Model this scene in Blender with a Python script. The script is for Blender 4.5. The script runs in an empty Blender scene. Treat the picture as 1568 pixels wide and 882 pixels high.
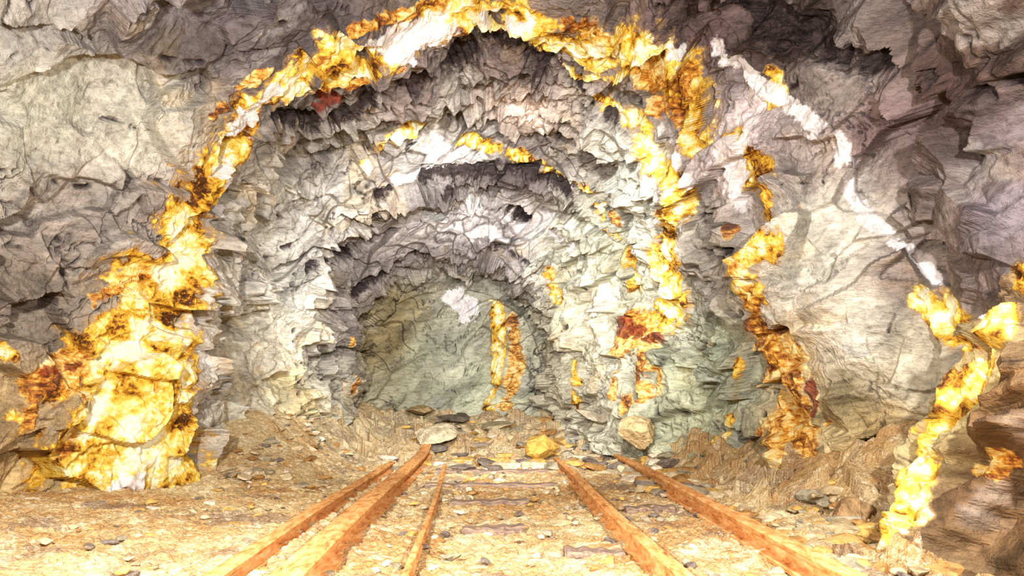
import bpy, bmesh, math, random
import numpy as np
random.seed(4); rng=np.random.default_rng(7)
F=1050.0; VX,VY=765.0,605.0; H=1.1
sc=bpy.context.scene
# ------------------------------------------------------------ helpers
def W(px,py,Y): return ((px-VX)*Y/F, Y, H+(VY-py)*Y/F)
def lin(c):
    c=np.asarray(c,float)/255.0
    return np.where(c<=0.04045,c/12.92,((c+0.055)/1.055)**2.4)
def hsh(ix,iy,iz,seed):
    with np.errstate(over='ignore'):
        h=ix.astype(np.uint32)*np.uint32(374761393)+iy.astype(np.uint32)*np.uint32(668265263)+iz.astype(np.uint32)*np.uint32(2246822519)+np.uint32((seed*3266489917)&0xffffffff)
        h=(h^(h>>np.uint32(15)))*np.uint32(2246822519)
        h=(h^(h>>np.uint32(13)))*np.uint32(3266489917)
        h=h^(h>>np.uint32(16))
    return h.astype(np.float32)/np.float32(4294967296.0)
def vnoise(p,seed=0):
    f=np.floor(p); i=f.astype(np.int64); t=(p-f).astype(np.float32); t=t*t*t*(t*(t*6-15)+10)
    r=0
    for a in (0,1):
        wa=t[:,0] if a else 1-t[:,0]
        for b in (0,1):
            wb=t[:,1] if b else 1-t[:,1]
            for c in (0,1):
                wc=t[:,2] if c else 1-t[:,2]
                r=r+wa*wb*wc*hsh(i[:,0]+a,i[:,1]+b,i[:,2]+c,seed)
    return r*2-1
def fbm(p,o=4,seed=0,g=0.5):
    r=0;a=1.0;s=0
    for k in range(o):
        r=r+a*vnoise(p*(2.03**k)+k*7.3,seed+k); s+=a; a*=g
    return r/s
def facet(p,seed=0,tilt=1.0):
    """angular block noise: every Voronoi cell is a tilted plane"""
    f=np.floor(p).astype(np.int64); best=np.full(len(p),9.0,np.float32); out=np.zeros(len(p),np.float32)
    for a in (-1,0,1):
        for b in (-1,0,1):
            for c in (-1,0,1):
                x=f[:,0]+a;y=f[:,1]+b;z=f[:,2]+c
                d0=(p[:,0]-x-hsh(x,y,z,seed)).astype(np.float32)
                d1=(p[:,1]-y-hsh(x,y,z,seed+11)).astype(np.float32)
                d2=(p[:,2]-z-hsh(x,y,z,seed+23)).astype(np.float32)
                d=d0*d0+d1*d1+d2*d2
                m=d<best
                if m.any():
                    xm,ym,zm=x[m],y[m],z[m]
                    best[m]=d[m]
                    out[m]=(hsh(xm,ym,zm,seed+31)-.5)+tilt*((hsh(xm,ym,zm,seed+41)-.5)*d0[m]+(hsh(xm,ym,zm,seed+51)-.5)*d1[m]+(hsh(xm,ym,zm,seed+61)-.5)*d2[m])*2
    return out
def sstep(a,b,x):
    t=np.clip((x-a)/(b-a),0,1); return t*t*(3-2*t)
def catmull(P,t):
    n=len(P); i=np.clip(np.floor(t).astype(int),0,n-2); u=(t-i)
    u=u.reshape((-1,)+(1,)*(P.ndim-1))
    p1=P[i];p2=P[i+1];p0=P[np.maximum(i-1,0)];p3=P[np.minimum(i+2,n-1)]
    m1=(p2-p0)*0.5*0.7; m2=(p3-p1)*0.5*0.7
    return (2*u**3-3*u**2+1)*p1+(u**3-2*u**2+u)*m1+(-2*u**3+3*u**2)*p2+(u**3-u**2)*m2
# ------------------------------------------------------------ rock shell
def ring(pts,Y):
    return [W(p[0],p[1],p[2] if len(p)>2 else Y) for p in pts]
pB=[(553,665),(552,590),(555,540),(562,505),(590,475),(640,452),(700,442),(750,452),(795,478),(812,505),(825,545),(830,590),(832,665)]
pC=[(535,680),(533,585),(533,530),(545,470),(575,430),(630,400),(700,388),(765,402),(815,435),(842,475),(856,530),(862,585),(868,680)]
pD=[(465,690),(460,570),(462,500),(480,425),(520,355),(600,295),(715,262),(820,275),(890,315),(935,375),(962,450),(955,540),(950,700)]
pE=[(345,740),(335,590),(335,480),(350,360),(430,240),(560,170),(740,120),(870,155),(960,230),(1020,330),(1080,450),(1110,580),(1130,760)]
pF=[(295,800),(290,620),(300,470),(325,330),(400,180),(550,95),(740,45),(900,75),(1040,150),(1110,290),(1150,430),(1200,600),(1245,790)]
fr=np.array([.2,.25,.3,.4,.5,.58,.6,.58,.5,.4,.3,.25,.2])
def mid(a,b,Y):
    a=np.array(a,float);b=np.array(b,float); q=a+(b-a)*fr[:,None]; return ring([tuple(v) for v in q],Y)
B=ring(pB,15); C=ring(pC,13); D=ring(pD,11); E=ring(pE,9); Fr=ring(pF,7.8)
C2=mid(pC,pD,12.6); D2=mid(pD,pE,10.55); B2=mid(pB,pC,14.6)
cB=np.array(W(700,640,15.1)); A=[tuple(cB+(np.array(b)-cB)*0.03) for b in B]
G=ring([(110,840),(120,640),(150,480),(220,320),(330,150),(520,40),(720,-40),(930,-30),(1100,60),(1190,230),(1240,400),(1290,600),(1320,820)],7.0)
Hh=ring([(-60,860),(-60,650),(-40,470),(0,280),(130,60),(420,-100),(720,-170),(1000,-150),(1220,-60),(1370,130,6.2),(1440,350,6.3),(1450,600,6.3),(1430,840,6.2)],6.0)
I=ring([(-330,920),(-340,650),(-320,400),(-240,120),(-50,-120),(350,-330),(740,-420),(1120,-360),(1420,-140),(1590,200,4.9),(1540,450,4.8),(1440,670,4.7),(1350,960,4.5)],4.6)
J=[(-5.2,2,-.4),(-5.3,2,1.2),(-5.2,2,2.5),(-4.9,2,3.7),(-4,2,4.8),(-2,2,5.6),(0,2,5.9),(2,2,5.6),(3.6,2,4.8),(4.4,2,3.7),(4.6,2,2.5),(4.6,2,1.2),(4.5,2,-.4)]
K=[(x*.9,-2.5,z) for x,y,z in J]
cK=np.array((0,-2.9,1.5)); L=[tuple(cK+(np.array(b)-cK)*np.array((.03,.3,.03))) for b in K]
ctrl=np.array([A,B,B2,C,C2,D,D2,E,Fr,G,Hh,I,J,K,L],float)
counts=[120,24,34,60,76,90,90,130,170,170,110,40,14,8]
ts=np.concatenate([k+np.arange(n)/n for k,n in enumerate(counts)]+[[14.0]])
NU=1080; us=np.linspace(0,12,NU+1)
g=catmull(ctrl,ts)
g=catmull(np.swapaxes(g,0,1),us)
g=np.swapaxes(g,0,1)
NR,NC=g.shape[:2]
gb=g.copy()
for _ in range(12):
    gb[1:-1]=(gb[:-2]+2*gb[1:-1]+gb[2:])/4
du=np.gradient(gb,axis=1); dv=np.gradient(gb,axis=0)
nrm=np.cross(du,dv); nrm/=np.linalg.norm(nrm,axis=2,keepdims=True)+1e-9
toax=np.zeros_like(g); toax[...,0]=-g[...,0]; toax[...,2]=1.6-g[...,2]
sgn=np.sign((nrm*toax).sum(2,keepdims=True).mean()); nrm*=sgn
P=g.reshape(-1,3).copy(); N=nrm.reshape(-1,3)
S=np.repeat(ts,NC); U=np.tile(us,NR)
def blur(a,n=1):
    a=a.reshape((NR,NC)+a.shape[1:])
    for _ in range(n):
        b=a.copy(); b[1:-1]=(a[:-2]+2*a[1:-1]+a[2:])/4; a=b.copy(); a[:,1:-1]=(b[:,:-2]+2*b[:,1:-1]+b[:,2:])/4
    return a.reshape((NR*NC,)+a.shape[2:])
# --- block / flake relief
warp=np.stack([fbm(P*0.8,3,s) for s in (1,5,9)],1)
Pw=P+warp*0.35
c,s_=math.cos(.6),math.sin(.6)
R=np.array([[c,0,s_],[0,1,0],[-s_,0,c]])
Q=(Pw@R.T)
def at(px,py,tol=5):
    """rock-face point seen from the camera at the given image pixel"""
    Y=np.maximum(P[:,1],0.2); qx=VX+F*P[:,0]/Y; qy=VY-F*(P[:,2]-H)/Y
    d=(qx-px)**2+(qy-py)**2; d[P[:,1]<1]=1e9
    k=np.where(d<max(tol*tol,d.min()*1.5+1))[0]
    return P[k[np.argmin(P[k,1])]].copy()
smooth=np.zeros(len(P),np.float32)
for px,py,r in [(1300,480,1.2),(1230,350,.8),(1400,540,.9),(200,190,1.0),(80,150,.8),(1280,130,.6),(1400,230,.6),(1120,240,.25),(650,560,1.2),(450,480,.6),(400,560,.5),(1350,330,.4),(1470,330,.5)]:
    q=at(px,py,8); smooth=np.maximum(smooth,np.exp(-((P-q)**2).sum(1)/(r*r*0.6)))
rough=1-0.9*smooth
inner=sstep(1.0,1.6,S)*(1-sstep(7.6,8.4,S))
big=facet(Q*np.array([.7,.7,1.0]),3,1.3)
med=facet(Q*np.array([1.3,1.6,2.5]),17,1.7)
sm=facet((P+warp*.2)@R.T*np.array([3.0,4.2,6.5]),29,1.6)
tiny=facet((P+warp*.1)@R.T*np.array([9,11,18]),37,1.6)
w2=fbm(P*1.1+4,3,77)
def sawf(t):
    f=t-np.floor(t); return np.where(f<.88,f/.88,(1-f)/.12)
tt=P[:,1]*1.5+w2*2.6+P[:,0]*.7+P[:,2]*.5*np.sign(P[:,0]+.2)*0.6; saw=sawf(tt)
tt2=P[:,1]*4.2+w2*3.0+P[:,2]*1.8+P[:,0]*1.6+fbm(P*3,2,15)*1.2; saw2=sawf(tt2)
roof=sstep(2.5,4.2,U)*(1-sstep(8.5,10,U))
disp=(big*.30*(.65+.35*(1-inner))+med*.17*rough+sm*.034*rough+tiny*.008*rough
      +(saw-.5)*inner*(.04+.10*roof)+(saw2-.5)*.03*rough*(fbm(P*.9,2,33)*.8+.6)+fbm(P*3,4,50)*.035+fbm(P*14,3,60)*.005)
disp*=np.where(S<1.0,.4,1.0)
disp*=sstep(0,.25,S)
disp=blur(disp,1)
P=P+N*disp[:,None]
# ------------------------------------------------------------ mineral veins, joints and painted crevice shade
veins={
'yel':[
 [(190,765,55),(205,700,92),(205,640,88),(210,580,74),(218,520,68),(245,450,60),(280,380,48),(315,300,38),(345,230,32),(385,165,28),(450,125,26),(520,85,26),(600,60,32),(690,30,34),(780,45,34),(850,70,36),(920,85,50),(1000,90,44),(1040,130,46),(1050,180,28),(1065,220,18)],
 [(150,560,36),(270,560,40)],[(250,640,55),(255,700,45)],[(900,90,46),(950,125,24)],
 [(440,150,12),(500,130,18),(560,112,18),(610,95,16)],
 [(980,190,18),(1005,245,20),(1035,300,22),(1020,350,14),(1005,420,28),(1020,455,32),(985,490,20)],
 [(555,262,8),(600,220,15),(640,198,18),(720,215,8),(800,245,8),(860,270,8),(915,320,10),(955,390,10),(972,440,12)],
 [(1120,210,16),(1150,260,24),(1165,310,28),(1145,380,30),(1125,410,28),(1130,450,24),(1160,490,14),(1185,560,12),(1215,640,14),(1225,700,12)],
 [(760,470,13),(765,550,8),(750,620,8)],
 [(1420,460,16),(1455,500,24),(1480,530,16)],
 [(1560,420,14),(1530,500,20),(1480,580,24),(1440,640,26),(1410,710,28),(1380,790,24),(1350,850,20)],
 [(0,535,12),(20,540,10)],[(880,560,8),(885,620,8)],[(1180,120,10),(1190,150,12)],
 [(860,120,9),(930,160,12),(985,200,13)],[(1090,690,10),(1130,600,8),(1130,560,6)],[(840,420,10),(850,450,8)],
],
'org':[
 [(150,450,16),(190,440,22),(220,420,12)],[(60,590,22),(100,560,26),(130,600,18)],[(50,630,9),(48,650,6)],
 [(1140,450,20),(1150,480,24),(1180,520,34),(1200,590,40),(1215,660,44),(1235,720,32)],
 [(960,500,26),(985,530,34),(970,590,30),(960,620,16)],[(985,120,20),(1050,120,24)],[(880,45,20),(920,60,16)],[(1000,165,18),(1030,175,18)],
 [(545,520,6),(545,600,7)],[(785,490,9),(790,560,11),(775,620,8)],[(1115,350,12),(1125,420,12)],
 [(540,50,8),(600,28,8),(680,8,8),(760,20,6)],[(1560,560,20),(1540,700,26),(1500,820,24)],[(95,690,14),(110,660,10)],
 [(935,330,6),(965,400,8)],[(940,540,12),(935,600,10)],[(440,160,5),(540,135,6),(620,105,5)],[(330,180,8),(400,120,8),(500,95,7)],
],
'wht':[
 [(1100,75,15),(1160,130,14),(1230,180,13),(1285,235,16),(1300,290,13),(1330,335,10),(1385,375,16),(1430,425,9),(1500,480,7)],
 [(1110,220,26),(1125,270,28),(1140,310,16)],[(420,140,12),(370,200,22),(345,260,18),(335,320,14)],[(570,75,14),(620,60,26),(680,45,24),(740,40,18),(800,35,14)],
 [(215,735,16),(180,755,20)],[(660,232,14),(720,245,18),(600,272,8)],[(1010,200,10),(1030,250,10),(1050,290,9)],
 [(690,325,16),(730,345,18),(780,375,12)],[(690,455,14),(720,475,18)],[(1030,80,16),(1045,85,12)],[(830,330,12),(870,380,10)],
],
'seam_shade':[  # dark slate seams, also painting in the shade of ledges and crevices
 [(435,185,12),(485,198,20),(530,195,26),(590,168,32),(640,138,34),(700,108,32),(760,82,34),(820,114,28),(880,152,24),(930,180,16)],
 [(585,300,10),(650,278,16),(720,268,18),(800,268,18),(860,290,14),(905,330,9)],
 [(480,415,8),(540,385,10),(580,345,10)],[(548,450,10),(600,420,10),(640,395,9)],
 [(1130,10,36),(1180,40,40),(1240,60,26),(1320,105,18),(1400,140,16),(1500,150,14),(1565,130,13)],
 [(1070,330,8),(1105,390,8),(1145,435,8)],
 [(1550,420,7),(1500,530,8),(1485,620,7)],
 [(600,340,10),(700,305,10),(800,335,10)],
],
'jnt':[
 [(350,480,3),(350,620,3)],[(452,430,3.5),(460,600,3.5)],[(940,190,5),(985,270,5)],[(960,497,5),(1025,492,5)],[(1115,450,5),(1150,540,5),(1165,640,5)],
 [(0,95,3),(80,85,3),(150,92,3.5),(230,85,4),(320,100,4)],[(430,40,5),(500,75,5),(560,35,5)],[(90,215,2.5),(150,185,2),(200,190,2.5),(300,230,2.5)],
 [(0,260,4),(60,270,3),(120,290,4),(200,275,4),(260,280,4.5),(330,240,4)],[(380,365,6),(430,335,5)],[(1200,90,5),(1215,130,5),(1190,140,5)],[(100,605,4),(200,600,4),(300,600,4)],
 [(780,380,5),(840,440,6),(860,500,6)],[(480,260,5),(560,235,5)],[(1060,470,5),(1010,560,5),(1000,640,5)],[(870,400,5),(900,470,5)],
 [(1180,290,2),(1260,280,2),(1300,320,2)],[(1400,420,1.5),(1360,500,2),(1330,600,2)],[(1210,90,4),(1330,90,3),(1440,130,4)],[(690,180,4),(780,185,4),(870,190,4)],
 [(400,420,4),(440,380,4),(500,345,4)],[(640,220,4),(560,290,4)],[(920,230,4),(990,340,4)],
],
'red':[[(500,155,20),(525,160,18)],[(950,500,14),(1010,520,12)],[(1240,590,10),(1245,640,8)],[(110,560,10),(70,570,10)]],
}
flat={}
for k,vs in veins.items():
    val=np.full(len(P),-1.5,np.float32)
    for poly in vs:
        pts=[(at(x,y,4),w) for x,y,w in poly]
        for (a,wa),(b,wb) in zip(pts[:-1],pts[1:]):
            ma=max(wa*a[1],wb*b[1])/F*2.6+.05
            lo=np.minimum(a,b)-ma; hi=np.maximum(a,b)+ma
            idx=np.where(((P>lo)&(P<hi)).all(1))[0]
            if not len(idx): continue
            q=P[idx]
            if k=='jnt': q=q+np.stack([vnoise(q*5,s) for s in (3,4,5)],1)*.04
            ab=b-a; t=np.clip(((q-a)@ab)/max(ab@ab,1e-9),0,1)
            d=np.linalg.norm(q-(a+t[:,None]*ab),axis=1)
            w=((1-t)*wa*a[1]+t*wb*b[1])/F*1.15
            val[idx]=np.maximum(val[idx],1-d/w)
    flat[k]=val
# natural irregular margins of every seam
irr=fbm(P*2.6+warp,5,91,.62); irr2=fbm(P*5+3,4,95,.6); irr3=fbm(P*2.2+9,5,191,.62)
flat['yel']+=irr*1.3+.04; flat['org']+=irr3*1.3; flat['red']+=irr2*1.2; flat['wht']+=irr2*.9; flat['seam_shade']+=irr2*.7+.06
# hairline joints following the cleavage
f1=fbm(Q*np.array([1.1,1.6,2.6])+2,5,301,.55); f2=fbm(Q[:,[2,1,0]]*np.array([1.0,1.4,2.2])+8,5,311,.55)
m1=sstep(-.1,.2,fbm(P*1.4,3,321)); m2=sstep(-.05,.25,fbm(P*1.2+5,3,331))
crk=np.maximum(np.clip(1-np.abs(f1)/.026,0,1)*m1,np.clip(1-np.abs(f2-.03)/.022,0,1)*m2)*(1-.65*smooth)
crk=crk*sstep(0,.3,S)
crk=np.maximum(crk,np.clip(flat.pop('jnt')*1.6,0,1))
# real crevices along the shade-darkened seams and joints, proud crust on the veins
P=P-N*blur(np.clip(flat['seam_shade']+.1,0,1)*.32+crk*.08,1)[:,None]
vm=np.clip(np.maximum(flat['yel'],flat['org'])+.1,0,.5)
P=P+N*blur(vm*(.03+.07*facet(P*np.array([6,6,4]),71,1.5)),1)[:,None]
# ------------------------------------------------------------ rock colour zones, seen brightness included; right slab lightened for weak light
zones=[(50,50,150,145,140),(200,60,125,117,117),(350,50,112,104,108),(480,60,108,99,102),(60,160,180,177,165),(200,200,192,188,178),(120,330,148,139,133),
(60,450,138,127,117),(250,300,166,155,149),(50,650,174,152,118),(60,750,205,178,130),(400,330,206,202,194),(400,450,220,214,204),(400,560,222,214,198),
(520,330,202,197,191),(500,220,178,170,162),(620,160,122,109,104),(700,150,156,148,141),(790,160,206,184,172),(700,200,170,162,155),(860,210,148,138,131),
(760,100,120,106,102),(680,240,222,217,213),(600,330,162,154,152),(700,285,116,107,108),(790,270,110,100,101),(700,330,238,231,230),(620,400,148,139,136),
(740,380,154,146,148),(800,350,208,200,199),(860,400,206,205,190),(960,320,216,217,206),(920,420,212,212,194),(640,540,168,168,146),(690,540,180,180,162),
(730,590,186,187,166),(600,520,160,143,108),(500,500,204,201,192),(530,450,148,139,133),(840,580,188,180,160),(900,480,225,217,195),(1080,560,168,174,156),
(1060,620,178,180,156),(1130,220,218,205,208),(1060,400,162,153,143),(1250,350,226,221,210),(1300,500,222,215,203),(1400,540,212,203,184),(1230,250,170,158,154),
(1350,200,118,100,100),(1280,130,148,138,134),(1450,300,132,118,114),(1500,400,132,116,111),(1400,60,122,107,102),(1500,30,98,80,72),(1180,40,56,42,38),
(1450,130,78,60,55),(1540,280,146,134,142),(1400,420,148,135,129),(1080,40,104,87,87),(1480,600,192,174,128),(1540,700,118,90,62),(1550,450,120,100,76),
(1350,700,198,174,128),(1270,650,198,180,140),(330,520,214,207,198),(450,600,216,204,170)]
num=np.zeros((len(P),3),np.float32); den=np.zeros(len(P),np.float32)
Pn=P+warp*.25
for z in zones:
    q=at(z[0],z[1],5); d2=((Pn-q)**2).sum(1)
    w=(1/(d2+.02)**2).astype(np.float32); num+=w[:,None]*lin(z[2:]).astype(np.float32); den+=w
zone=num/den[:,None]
pat=fbm(Q*np.array([1.0,1.3,2.2])+30,6,401,.65); strk=fbm(Q*np.array([1.5,4,9]),4,411,.6); blk=facet((P+warp*.2)@R.T*np.array([1.8,2.6,3.8]),421,0)
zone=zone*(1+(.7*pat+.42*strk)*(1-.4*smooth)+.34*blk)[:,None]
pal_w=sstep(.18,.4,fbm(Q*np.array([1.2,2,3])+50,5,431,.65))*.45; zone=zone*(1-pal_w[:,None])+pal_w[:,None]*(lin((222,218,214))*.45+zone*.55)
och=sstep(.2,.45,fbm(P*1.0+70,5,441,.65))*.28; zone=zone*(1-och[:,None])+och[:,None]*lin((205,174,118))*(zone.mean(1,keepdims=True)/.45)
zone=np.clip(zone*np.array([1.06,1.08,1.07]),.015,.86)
flat['crk']=crk; flat['mott']=fbm(P*4.2+warp,5,451,.65)*.5+.5
# ------------------------------------------------------------ node helpers
class M:
    def __init__(s,name,rough=.8,spec=.25):
        s.m=bpy.data.materials.new(name); s.m.use_nodes=True; s.t=s.m.node_tree; s.t.nodes.clear()
        s.out=s.n('ShaderNodeOutputMaterial'); s.b=s.n('ShaderNodeBsdfPrincipled'); s.l(s.b.outputs[0],s.out.inputs[0])
        s.b.inputs['Roughness'].default_value=rough; s.b.inputs['Specular IOR Level'].default_value=spec
        s.tc=s.n('ShaderNodeNewGeometry').outputs['Position']
    def n(s,t): return s.t.nodes.new(t)
    def l(s,a,b): s.t.links.new(a,b)
    def put(s,v,i):
        if hasattr(v,'is_output'): s.l(v,i)
        else: i.default_value=v
    def attr(s,name,col=False):
        n=s.n('ShaderNodeAttribute'); n.attribute_name=name; return n.outputs['Color' if col else 'Fac']
    def map(s,scale,rot=(0,0,0),v=None):
        n=s.n('ShaderNodeMapping'); n.inputs['Scale'].default_value=scale; n.inputs['Rotation'].default_value=rot; s.l(v or s.tc,n.inputs[0]); return n.outputs[0]
    def noise(s,sc_,det=4,rg=.6,dist=0,v=None,col=False):
        n=s.n('ShaderNodeTexNoise'); n.inputs['Scale'].default_value=sc_; n.inputs['Detail'].default_value=det; n.inputs['Roughness'].default_value=rg; n.inputs['Distortion'].default_value=dist
        s.l(v or s.tc,n.inputs['Vector']); return n.outputs['Color' if col else 'Fac']
    def math(s,op,a,b=0,c=None):
        n=s.n('ShaderNodeMath'); n.operation=op; s.put(a,n.inputs[0]); s.put(b,n.inputs[1])
        if c is not None: s.put(c,n.inputs[2])
        return n.outputs[0]
    def mr(s,v,a,b,c=0.,d=1.):
        n=s.n('ShaderNodeMapRange'); n.inputs[1].default_value=a;n.inputs[2].default_value=b;n.inputs[3].default_value=c;n.inputs[4].default_value=d
        s.l(v,n.inputs[0]); return n.outputs[0]
    def mix(s,f,a,b,mode='MIX'):
        n=s.n('ShaderNodeMix'); n.data_type='RGBA'; n.blend_type=mode; s.put(f,n.inputs[0]); s.put(a,n.inputs[6]); s.put(b,n.inputs[7]); return n.outputs[2]
    def ramp(s,f,stops):
        n=s.n('ShaderNodeValToRGB'); e=n.color_ramp.elements
        while len(e)<len(stops): e.new(0.5)
        for k,(p,c_) in enumerate(stops): e[k].position=p; e[k].color=(*lin(c_),1)
        s.l(f,n.inputs[0]); return n.outputs[0]
    def bump(s,h,st,dist,nrm=None):
        n=s.n('ShaderNodeBump'); n.inputs['Strength'].default_value=st; n.inputs['Distance'].default_value=dist; s.l(h,n.inputs['Height'])
        return n.outputs[0]
def C4(*c): return (*lin(c),1)
def rock_mat():
    m=M('slate_rock_with_ochre_veins',.72,.3)
    nB=m.noise(13,5,.68,.3); fn=m.noise(6,5,.68,.3,v=m.map((1,2.2,3.6),(.35,.55,.1)))
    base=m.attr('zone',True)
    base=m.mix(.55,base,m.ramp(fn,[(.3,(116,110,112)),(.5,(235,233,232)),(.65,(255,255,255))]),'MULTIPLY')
    base=m.mix(.5,base,m.ramp(nB,[(.3,(140,133,130)),(.48,(245,243,240))]),'MULTIPLY')
    hair=m.mr(m.math('ABSOLUTE',m.math('SUBTRACT',fn,.47)),0,.01,.6,0)
    base=m.mix(m.math('MULTIPLY',hair,m.mr(nB,.45,.6)),base,C4(56,46,42))
    base=m.mix(m.math('MULTIPLY',m.attr('crk'),.9),base,C4(38,29,28))
    nBc=m.math('SUBTRACT',nB,.5)
    def val(a,k=1.2): return m.math('MULTIPLY_ADD',nBc,k,m.attr(a))
    col=m.mix(m.mr(val('seam_shade'),.0,.3,0,.95),base,m.ramp(fn,[(.35,(24,18,19)),(.62,(72,60,60))]))
    mott=m.math('MULTIPLY_ADD',nBc,.6,m.attr('mott'))
    y=val('yel'); yf=m.math('ADD',m.math('MULTIPLY',m.mr(y,-.05,1.0),.38),m.math('MULTIPLY_ADD',m.math('SUBTRACT',mott,.5),1.7,.21))
    ycol=m.ramp(yf,[(.0,(86,54,24)),(.1,(150,100,42)),(.22,(204,156,52)),(.38,(226,190,84)),(.53,(236,214,134)),(.72,(244,236,208))])
    col=m.mix(m.mr(y,-.25,-.02,0,.65),col,C4(176,144,98)); col=m.mix(m.mr(y,-.02,.1),col,ycol)
    o=val('org'); of=m.math('MULTIPLY_ADD',m.math('SUBTRACT',fn,.5),1.2,mott)
    ocol=m.ramp(of,[(.22,(92,50,26)),(.36,(152,94,40)),(.47,(200,138,54)),(.57,(228,182,92)),(.72,(238,218,160))])
    col=m.mix(m.mr(o,-.02,.15,0,.9),col,ocol)
    col=m.mix(m.mr(val('wht'),.0,.25,0,.93),col,m.ramp(mott,[(.3,(200,190,188)),(.55,(238,234,234))]))
    col=m.mix(m.mr(val('red'),.0,.25,0,.85),col,m.ramp(nB,[(.35,(74,28,18)),(.6,(150,66,44))]))
    m.l(col,m.b.inputs['Base Color'])
    h=m.math('MULTIPLY_ADD',nB,.6,m.math('MULTIPLY',fn,1.0))
    m.l(m.bump(h,.72,.045),m.b.inputs['Normal'])
    return m.m
def new_mesh(name,V,Fc,mat,attrs=None,smooth=False):
    me=bpy.data.meshes.new(name); V=np.asarray(V,np.float32); Fc=np.asarray(Fc,np.int32); k=Fc.shape[1]
    me.vertices.add(len(V)); me.vertices.foreach_set('co',V.ravel())
    me.loops.add(Fc.size); me.loops.foreach_set('vertex_index',Fc.ravel())
    me.polygons.add(len(Fc)); me.polygons.foreach_set('loop_start',np.arange(len(Fc),dtype=np.int32)*k)
    me.update(calc_edges=True); me.polygons.foreach_set('use_smooth',np.full(len(Fc),smooth))
    for an,av in (attrs or {}).items():
        if av.ndim==1:
            a=me.attributes.new(an,'FLOAT','POINT'); a.data.foreach_set('value',av.astype(np.float32))
        else:
            a=me.attributes.new(an,'FLOAT_COLOR','POINT'); a.data.foreach_set('color',np.concatenate([av,np.ones((len(av),1))],1).astype(np.float32).ravel())
    me.materials.append(mat); ob=bpy.data.objects.new(name,me); sc.collection.objects.link(ob); return ob
def gridfaces(r,c):
    i=np.arange(r*c).reshape(r,c); return np.stack([i[:-1,:-1].ravel(),i[:-1,1:].ravel(),i[1:,1:].ravel(),i[1:,:-1].ravel()],1)
rm=rock_mat()
PG=P.reshape(NR,NC,3)
def sub(name,r0,r1,c0,c1):
    sl=(slice(r0,r1+1),slice(c0,c1+1))
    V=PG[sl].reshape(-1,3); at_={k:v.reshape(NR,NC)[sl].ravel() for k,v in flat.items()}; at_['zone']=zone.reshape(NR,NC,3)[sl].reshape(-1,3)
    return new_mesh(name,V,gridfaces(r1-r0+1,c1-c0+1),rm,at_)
rs=np.concatenate([[0],np.cumsum(counts)])
sub('wall_back',0,rs[1],0,NU)
sub('wall_left',rs[1],rs[12],0,NU*4//12)
sub('ceiling',rs[1],rs[12],NU*4//12,NU*8//12)
sub('wall_right',rs[1],rs[12],NU*8//12,NU)
sub('wall_front',rs[12],rs[14],0,NU)
# ------------------------------------------------------------ floor
def floor_z(x,y):
    x=np.asarray(x,float);y=np.asarray(y,float)
    z=.62*sstep(11,14.8,y)
    z=z+.85*sstep(-1.9,-3.6,x)*sstep(7.4,10,y)*(1-.5*sstep(11.5,14,y))
    z=z+.45*sstep(1.9,2.9,x)*sstep(7.6,10,y)*(1-.5*sstep(12,14,y))
    z=z+.6*sstep(2.5,3.9,x)*sstep(4.6,6.6,y)
    z=z+.12*sstep(-2.2,-4.5,x)
    return z
def floor_d(x,y):
    p=np.stack([x,y,np.zeros_like(x)],1)
    k=sstep(10,12,y)+sstep(1.9,2.8,x); k=np.clip(k,0,1)
    d=fbm(p*.9,4,5)*.05+fbm(p*5,4,8)*.03+ (facet(p*np.array([6,6,1])+.5,13,1.5))*.024*(.5+k)+facet(p*np.array([17,17,1])+.5,19,1.5)*.011+facet(p*np.array([2.4,2.4,1])+.5,21,1.6)*.14*k
    return d
xs=np.linspace(-5.6,4.9,560); ys=np.concatenate([np.linspace(-2.9,3.8,50),np.linspace(3.82,8,300),np.linspace(8.02,15.3,300)])
X,Yg=np.meshgrid(xs,ys); x=X.ravel();y=Yg.ravel()
Z=floor_z(x,y)+floor_d(x,y)
fp=np.stack([x,y,Z*0],1)
fa=fbm(fp*1.2+3,5,501,.6); fb=fbm(fp*4.5+3,5,511,.65); fc=fbm(fp*2.2+13,5,521,.65)
fcol=np.repeat(lin((196,168,122))[None],len(x),0)
def fmix(col,w,c): return col*(1-w[:,None])+w[:,None]*lin(c)
fcol=fmix(fcol,sstep(.0,.4,fa)*.8,(216,194,150)); fcol=fmix(fcol,sstep(.0,.4,-fa)*.7,(184,142,90))
fcol=fmix(fcol,sstep(.15,.35,fb)*.5,(180,130,76)); fcol=fmix(fcol,sstep(.15,.35,-fb)*.6,(226,212,178)); fcol=fmix(fcol,sstep(.15,.38,fc)*.65,(136,116,100))
fcol=fmix(fcol,sstep(2.0,3.0,x)*.45,(156,126,88)); fcol=fmix(fcol,sstep(9,12,y)*.4,(180,166,138))
def floor_mat():
    m=M('ochre_gravel_floor',.85,.2)
    b=m.noise(9,5,.7,.3); d=m.noise(42,3,.65); col=m.attr('zone',True)
    col=m.mix(m.mr(b,.56,.68,0,.5),col,C4(172,116,62)); col=m.mix(m.mr(b,.44,.34,0,.6),col,C4(230,216,184))
    col=m.mix(m.mr(d,.58,.72,0,.75),col,C4(104,74,50)); col=m.mix(m.mr(d,.42,.3,0,.6),col,C4(240,230,206))
    m.l(col,m.b.inputs['Base Color'])
    m.l(m.bump(m.math('MULTIPLY_ADD',d,.6,b),.9,.04),m.b.inputs['Normal']); return m.m
fm=floor_mat()
new_mesh('floor',np.stack([x,y,Z],1),gridfaces(len(ys),len(xs)),fm,{'zone':fcol})
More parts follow.
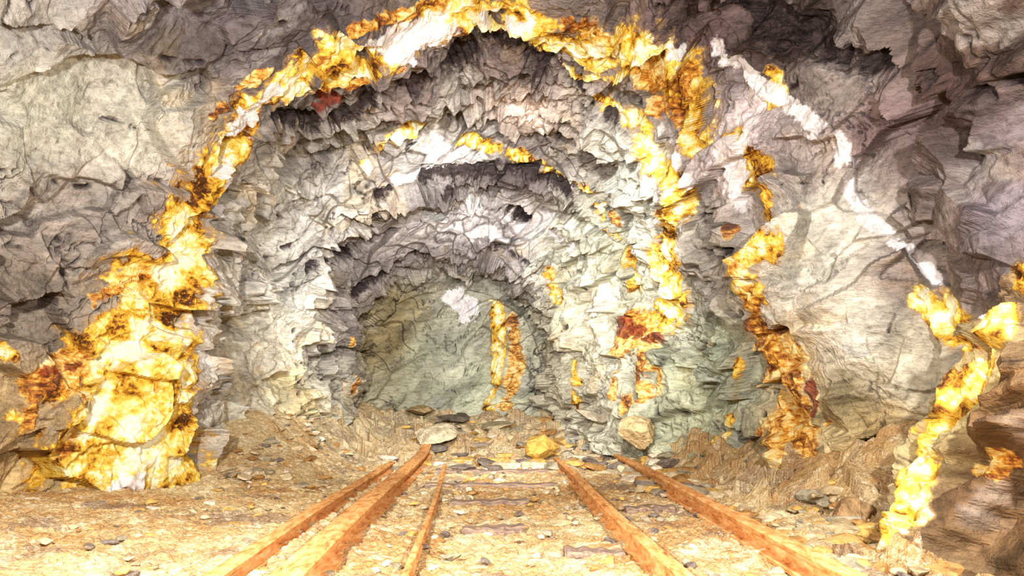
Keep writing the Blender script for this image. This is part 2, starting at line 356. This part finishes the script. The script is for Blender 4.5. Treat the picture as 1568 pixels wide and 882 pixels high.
# ------------------------------------------------------------ stones
def ico(n):
    b=bmesh.new(); bmesh.ops.create_icosphere(b,subdivisions=n,radius=1)
    r=(np.array([v.co[:] for v in b.verts]),np.array([[v.index for v in f.verts] for f in b.faces])); b.free(); return r
IV,IF=ico(5); IV3,IF3=ico(3)
def stone(sx,sy,sz,hi=False):
    V=IV if hi else IV3
    n=rng.normal(size=(13,3)); n/=np.linalg.norm(n,axis=1,keepdims=True); dd=rng.uniform(.5,.95,13)
    r=np.min(np.where(V@n.T>.05,dd/np.maximum(V@n.T,.05),9),axis=1); r=np.minimum(r,1.15)
    if hi: r=r*(1+.05*fbm(V*3+rng.uniform(0,50),4,5)+.05*facet(V*2.5+rng.uniform(0,50),6,1.2))
    v=V*r[:,None]*np.array([sx,sy,sz])
    a,b_=rng.uniform(0,6.28),rng.normal()*.2
    Rz=np.array([[math.cos(a),-math.sin(a),0],[math.sin(a),math.cos(a),0],[0,0,1]]); Rx=np.array([[1,0,0],[0,math.cos(b_),-math.sin(b_)],[0,math.sin(b_),math.cos(b_)]])
    return v@Rx.T@Rz.T
def stone_mat():
    m=M('broken_slate_stone',.75,.3); c_=m.attr('zone',True); n=m.noise(9,5,.7)
    c_=m.mix(.8,c_,m.ramp(n,[(.3,(140,120,100)),(.55,(250,245,240))]),'MULTIPLY')
    c_=m.mix(m.mr(n,.6,.7,0,.6),c_,C4(200,152,84))
    m.l(c_,m.b.inputs['Base Color']); m.l(m.bump(n,.7,.04),m.b.inputs['Normal']); return m.m
sm_=stone_mat()
pal=[(222,206,170),(204,186,150),(180,172,150),(226,190,116),(140,130,122),(240,230,208),(190,150,96)]
def scatter(name,items):
    Vs=[];Fs=[];Cs=[];o=0
    for (sx_,sy_,szx,szy,szz,colr) in items:
        v=stone(szx,szy,szz); z0=float(floor_z(sx_,sy_)); v=v+np.array([sx_,sy_,z0+szz*.35]); Vs.append(v);Fs.append(IF3+o);o+=len(v);Cs.append(np.repeat(lin(colr)[None],len(v),0))
    return new_mesh(name,np.concatenate(Vs),np.concatenate(Fs),sm_,{'zone':np.concatenate(Cs)})
items=[]
for k in range(520):
    xx=rng.uniform(-3.4,2.6);yy=rng.uniform(4.0,11); s=rng.uniform(.012,.05)*(1+.3*(yy>8)); items.append((xx,yy,s*1.4,s,s*.6,pal[rng.integers(7)]))
for k in range(240):
    xx=rng.normal(.2,1.0);yy=rng.uniform(10,14.2); s=rng.uniform(.05,.2); items.append((np.clip(xx,-2,1.8),yy,s*1.4,s,s*.4,pal[rng.integers(7)]))
for k in range(110):
    xx=rng.uniform(1.9,2.6);yy=rng.uniform(7.4,11); s=rng.uniform(.05,.17); items.append((xx-.2,yy,s*1.5,s,s*.5,pal[rng.integers(7)]))
for k in range(150):
    yy=rng.uniform(4.2,6.6); xx=rng.uniform(1.95,2.9)+.1*(yy-4); s=rng.uniform(.02,.12); items.append((xx,yy,s*1.4,s,s*.6,pal[[1,2,0,6,3][rng.integers(5)]]))
for k in range(90):
    xx=rng.uniform(-3.3,-2.0);yy=rng.uniform(7.8,11.5); s=rng.uniform(.03,.09); items.append((xx,yy,s*1.4,s,s*.45,pal[[0,1,2,6][rng.integers(4)]]))
scatter('scattered_stones',items)
def boulder(name,px,py,Y,sx_,sy_,sz_,colr):
    v=stone(sx_,sy_,sz_,True); q=np.array(W(px,py,Y)); v=v+np.array([q[0],q[1],q[2]])
    return new_mesh(name,v,IF,sm_,{'zone':np.repeat(lin(colr)[None],len(v),0)})
boulder('boulder',665,666,12.2,.42,.34,.2,(216,204,176))
boulder('ochre_boulder',832,685,11,.3,.24,.2,(216,178,96))
boulder('slate_slab',700,638,13.6,.5,.35,.08,(120,112,100))
boulder('slate_slab',760,652,13.2,.5,.3,.07,(190,180,150))
boulder('slate_slab',640,628,14,.35,.3,.1,(180,160,120))
boulder('slate_slab',900,634,11.6,.4,.3,.08,(212,202,182))
boulder('boulder',975,665,10.2,.34,.3,.24,(212,192,150))
boulder('boulder',1260,730,6.8,.26,.26,.2,(186,156,112))
boulder('boulder',1300,800,5.7,.24,.22,.18,(176,146,108))
# ------------------------------------------------------------ rails
def rust():
    m=M('rusty_iron',.85,.15); n=m.noise(9,5,.7,.3,v=m.map((2,.6,2)))
    c_=m.ramp(n,[(.3,(146,92,54)),(.4,(206,140,84)),(.52,(228,172,112)),(.7,(238,204,152))]); m.l(c_,m.b.inputs['Base Color'])
    m.l(m.bump(n,.5,.03),m.b.inputs['Normal']); return m.m
rmat=rust()
def rail(name,x0,y0,x1,y1,w,h,z0=.0):
    pr=[(-.5,0),(.5,0),(.5,.12),(.14,.24),(.12,.66),(.36,.74),(.38,.94),(.28,1),(-.28,1),(-.38,.94),(-.36,.74),(-.12,.66),(-.14,.24),(-.5,.12)]
    n=70; V=[];Fc=[]
    for k in range(n+1):
        t=k/n; yy=y0+(y1-y0)*t; cx=x0+(x1-x0)*t+.012*math.sin(t*6+x0*3); zb=float(floor_z(cx,yy))+z0+.006*math.sin(t*9+x0)
        for a,b in pr: V.append((cx+a*w,yy,zb+b*h))
    c_=len(pr)
    for k in range(n):
        for j in range(c_):
            a=k*c_+j;b=k*c_+(j+1)%c_; Fc.append((a,b,b+c_,a+c_))
    Fc+= [(0,1,2,13),(13,2,3,12),(12,3,4,11),(11,4,5,10),(10,5,6,9),(9,6,7,8)]
    return new_mesh(name,V,Fc,rmat)
rail('mine_rail',-1.6,3.2,-1.62,10.2,.16,.11,.0)
rail('mine_rail',-1.12,3.2,-1.28,12.0,.24,.16,.0)
rail('mine_rail',-.50,3.2,-.80,10.2,.06,.06,.01)
rail('mine_rail',1.0,3.2,.87,10.6,.13,.14,.0)
rail('mine_rail',1.86,3.2,1.90,11.0,.18,.16,.0)
# ------------------------------------------------------------ sleepers
def wood():
    m=M('weathered_sleeper_wood',.85,.15); n=m.noise(5,5,.7,.3,v=m.map((1,8,8)))
    m.l(m.ramp(n,[(.3,(96,82,78)),(.5,(154,132,118)),(.7,(210,180,140))]),m.b.inputs['Base Color']); m.l(m.bump(n,.7,.02),m.b.inputs['Normal']); return m.m
wm=wood()
def sleeper(y0,xa,xb,ang,z):
    V=[];Fc=[];n=24; pr=[(-.09,-.08),(.09,-.08),(.1,.03),(.07,.055),(-.07,.055),(-.1,.03)]
    for k in range(n+1):
        t=k/n; xx=xa+(xb-xa)*t; e=.7+.3*min(1,min(t,1-t)*8)
        for a,b in pr: V.append((xx,y0+ang*(t-.5)+a*e*(1+.1*math.sin(k*1.7)),z+b+.008*math.sin(k*.9)))
    for k in range(n):
        for j in range(6):
            a=k*6+j;b=k*6+(j+1)%6; Fc.append((a,b,b+6,a+6))
    for o in (0,n*6): Fc+= [(o,o+1,o+2,o+5),(o+2,o+3,o+4,o+5)]
    new_mesh('wooden_sleeper',V,Fc,wm)
for y0,xa,xb,an in [(4.75,.45,.85,-.1),(5.6,-.3,.2,.1),(7.0,-.5,.3,.12),(8.3,-.9,.7,0),(6.6,1.2,1.7,.1),(9.8,-.9,.7,.05)]:
    sleeper(y0,xa,xb,an,-.025)
# ------------------------------------------------------------ lights
from mathutils import Vector
def point(name,loc,e,col,r=.08):
    l=bpy.data.lights.new(name,'POINT'); l.energy=e; l.color=col; l.shadow_soft_size=r; o=bpy.data.objects.new(name,l); o.location=loc; sc.collection.objects.link(o)
def spot(name,loc,tgt,e,col,ang,r=.08,bl=.6):
    l=bpy.data.lights.new(name,'SPOT'); l.energy=e; l.color=col; l.shadow_soft_size=r; l.spot_size=math.radians(ang); l.spot_blend=bl
    o=bpy.data.objects.new(name,l); o.location=loc; o.rotation_euler=(Vector(tgt)-Vector(loc)).to_track_quat('-Z','Y').to_euler(); sc.collection.objects.link(o)
point('added_key_light',(-1.8,1.2,2.3),1250,(1,.99,.98))  # unseen key lights added near the camera to light the chamber
point('added_key_light',(1.8,1.0,2.4),1080,(1,.99,.98))
spot('added_tunnel_spot',(.3,3.8,3.6),(-.3,13,2.0),1900,(1,.99,.97),66)  # spots added out of frame to brighten the tunnel
spot('added_tunnel_spot',(-.3,1.0,1.9),(-.3,13,2.6),2900,(1,.99,.975),44,bl=.8)
w_=bpy.data.worlds.new('World'); sc.world=w_; w_.use_nodes=True; w_.node_tree.nodes['Background'].inputs[0].default_value=(.02,.02,.02,1)
cam=bpy.data.cameras.new('camera'); cam.sensor_width=36; cam.lens=36*F/1568; cam.shift_x=19/1568; cam.shift_y=164/1568; cam.clip_start=.05
co=bpy.data.objects.new('camera',cam); co.location=(0,0,H); co.rotation_euler=(math.pi/2,0,0); sc.collection.objects.link(co); sc.camera=co
sc.view_settings.view_transform='Standard'
for lk in ('Medium High Contrast','None'):
    try:
        sc.view_settings.look=lk; break
    except Exception as e: print('look',e)
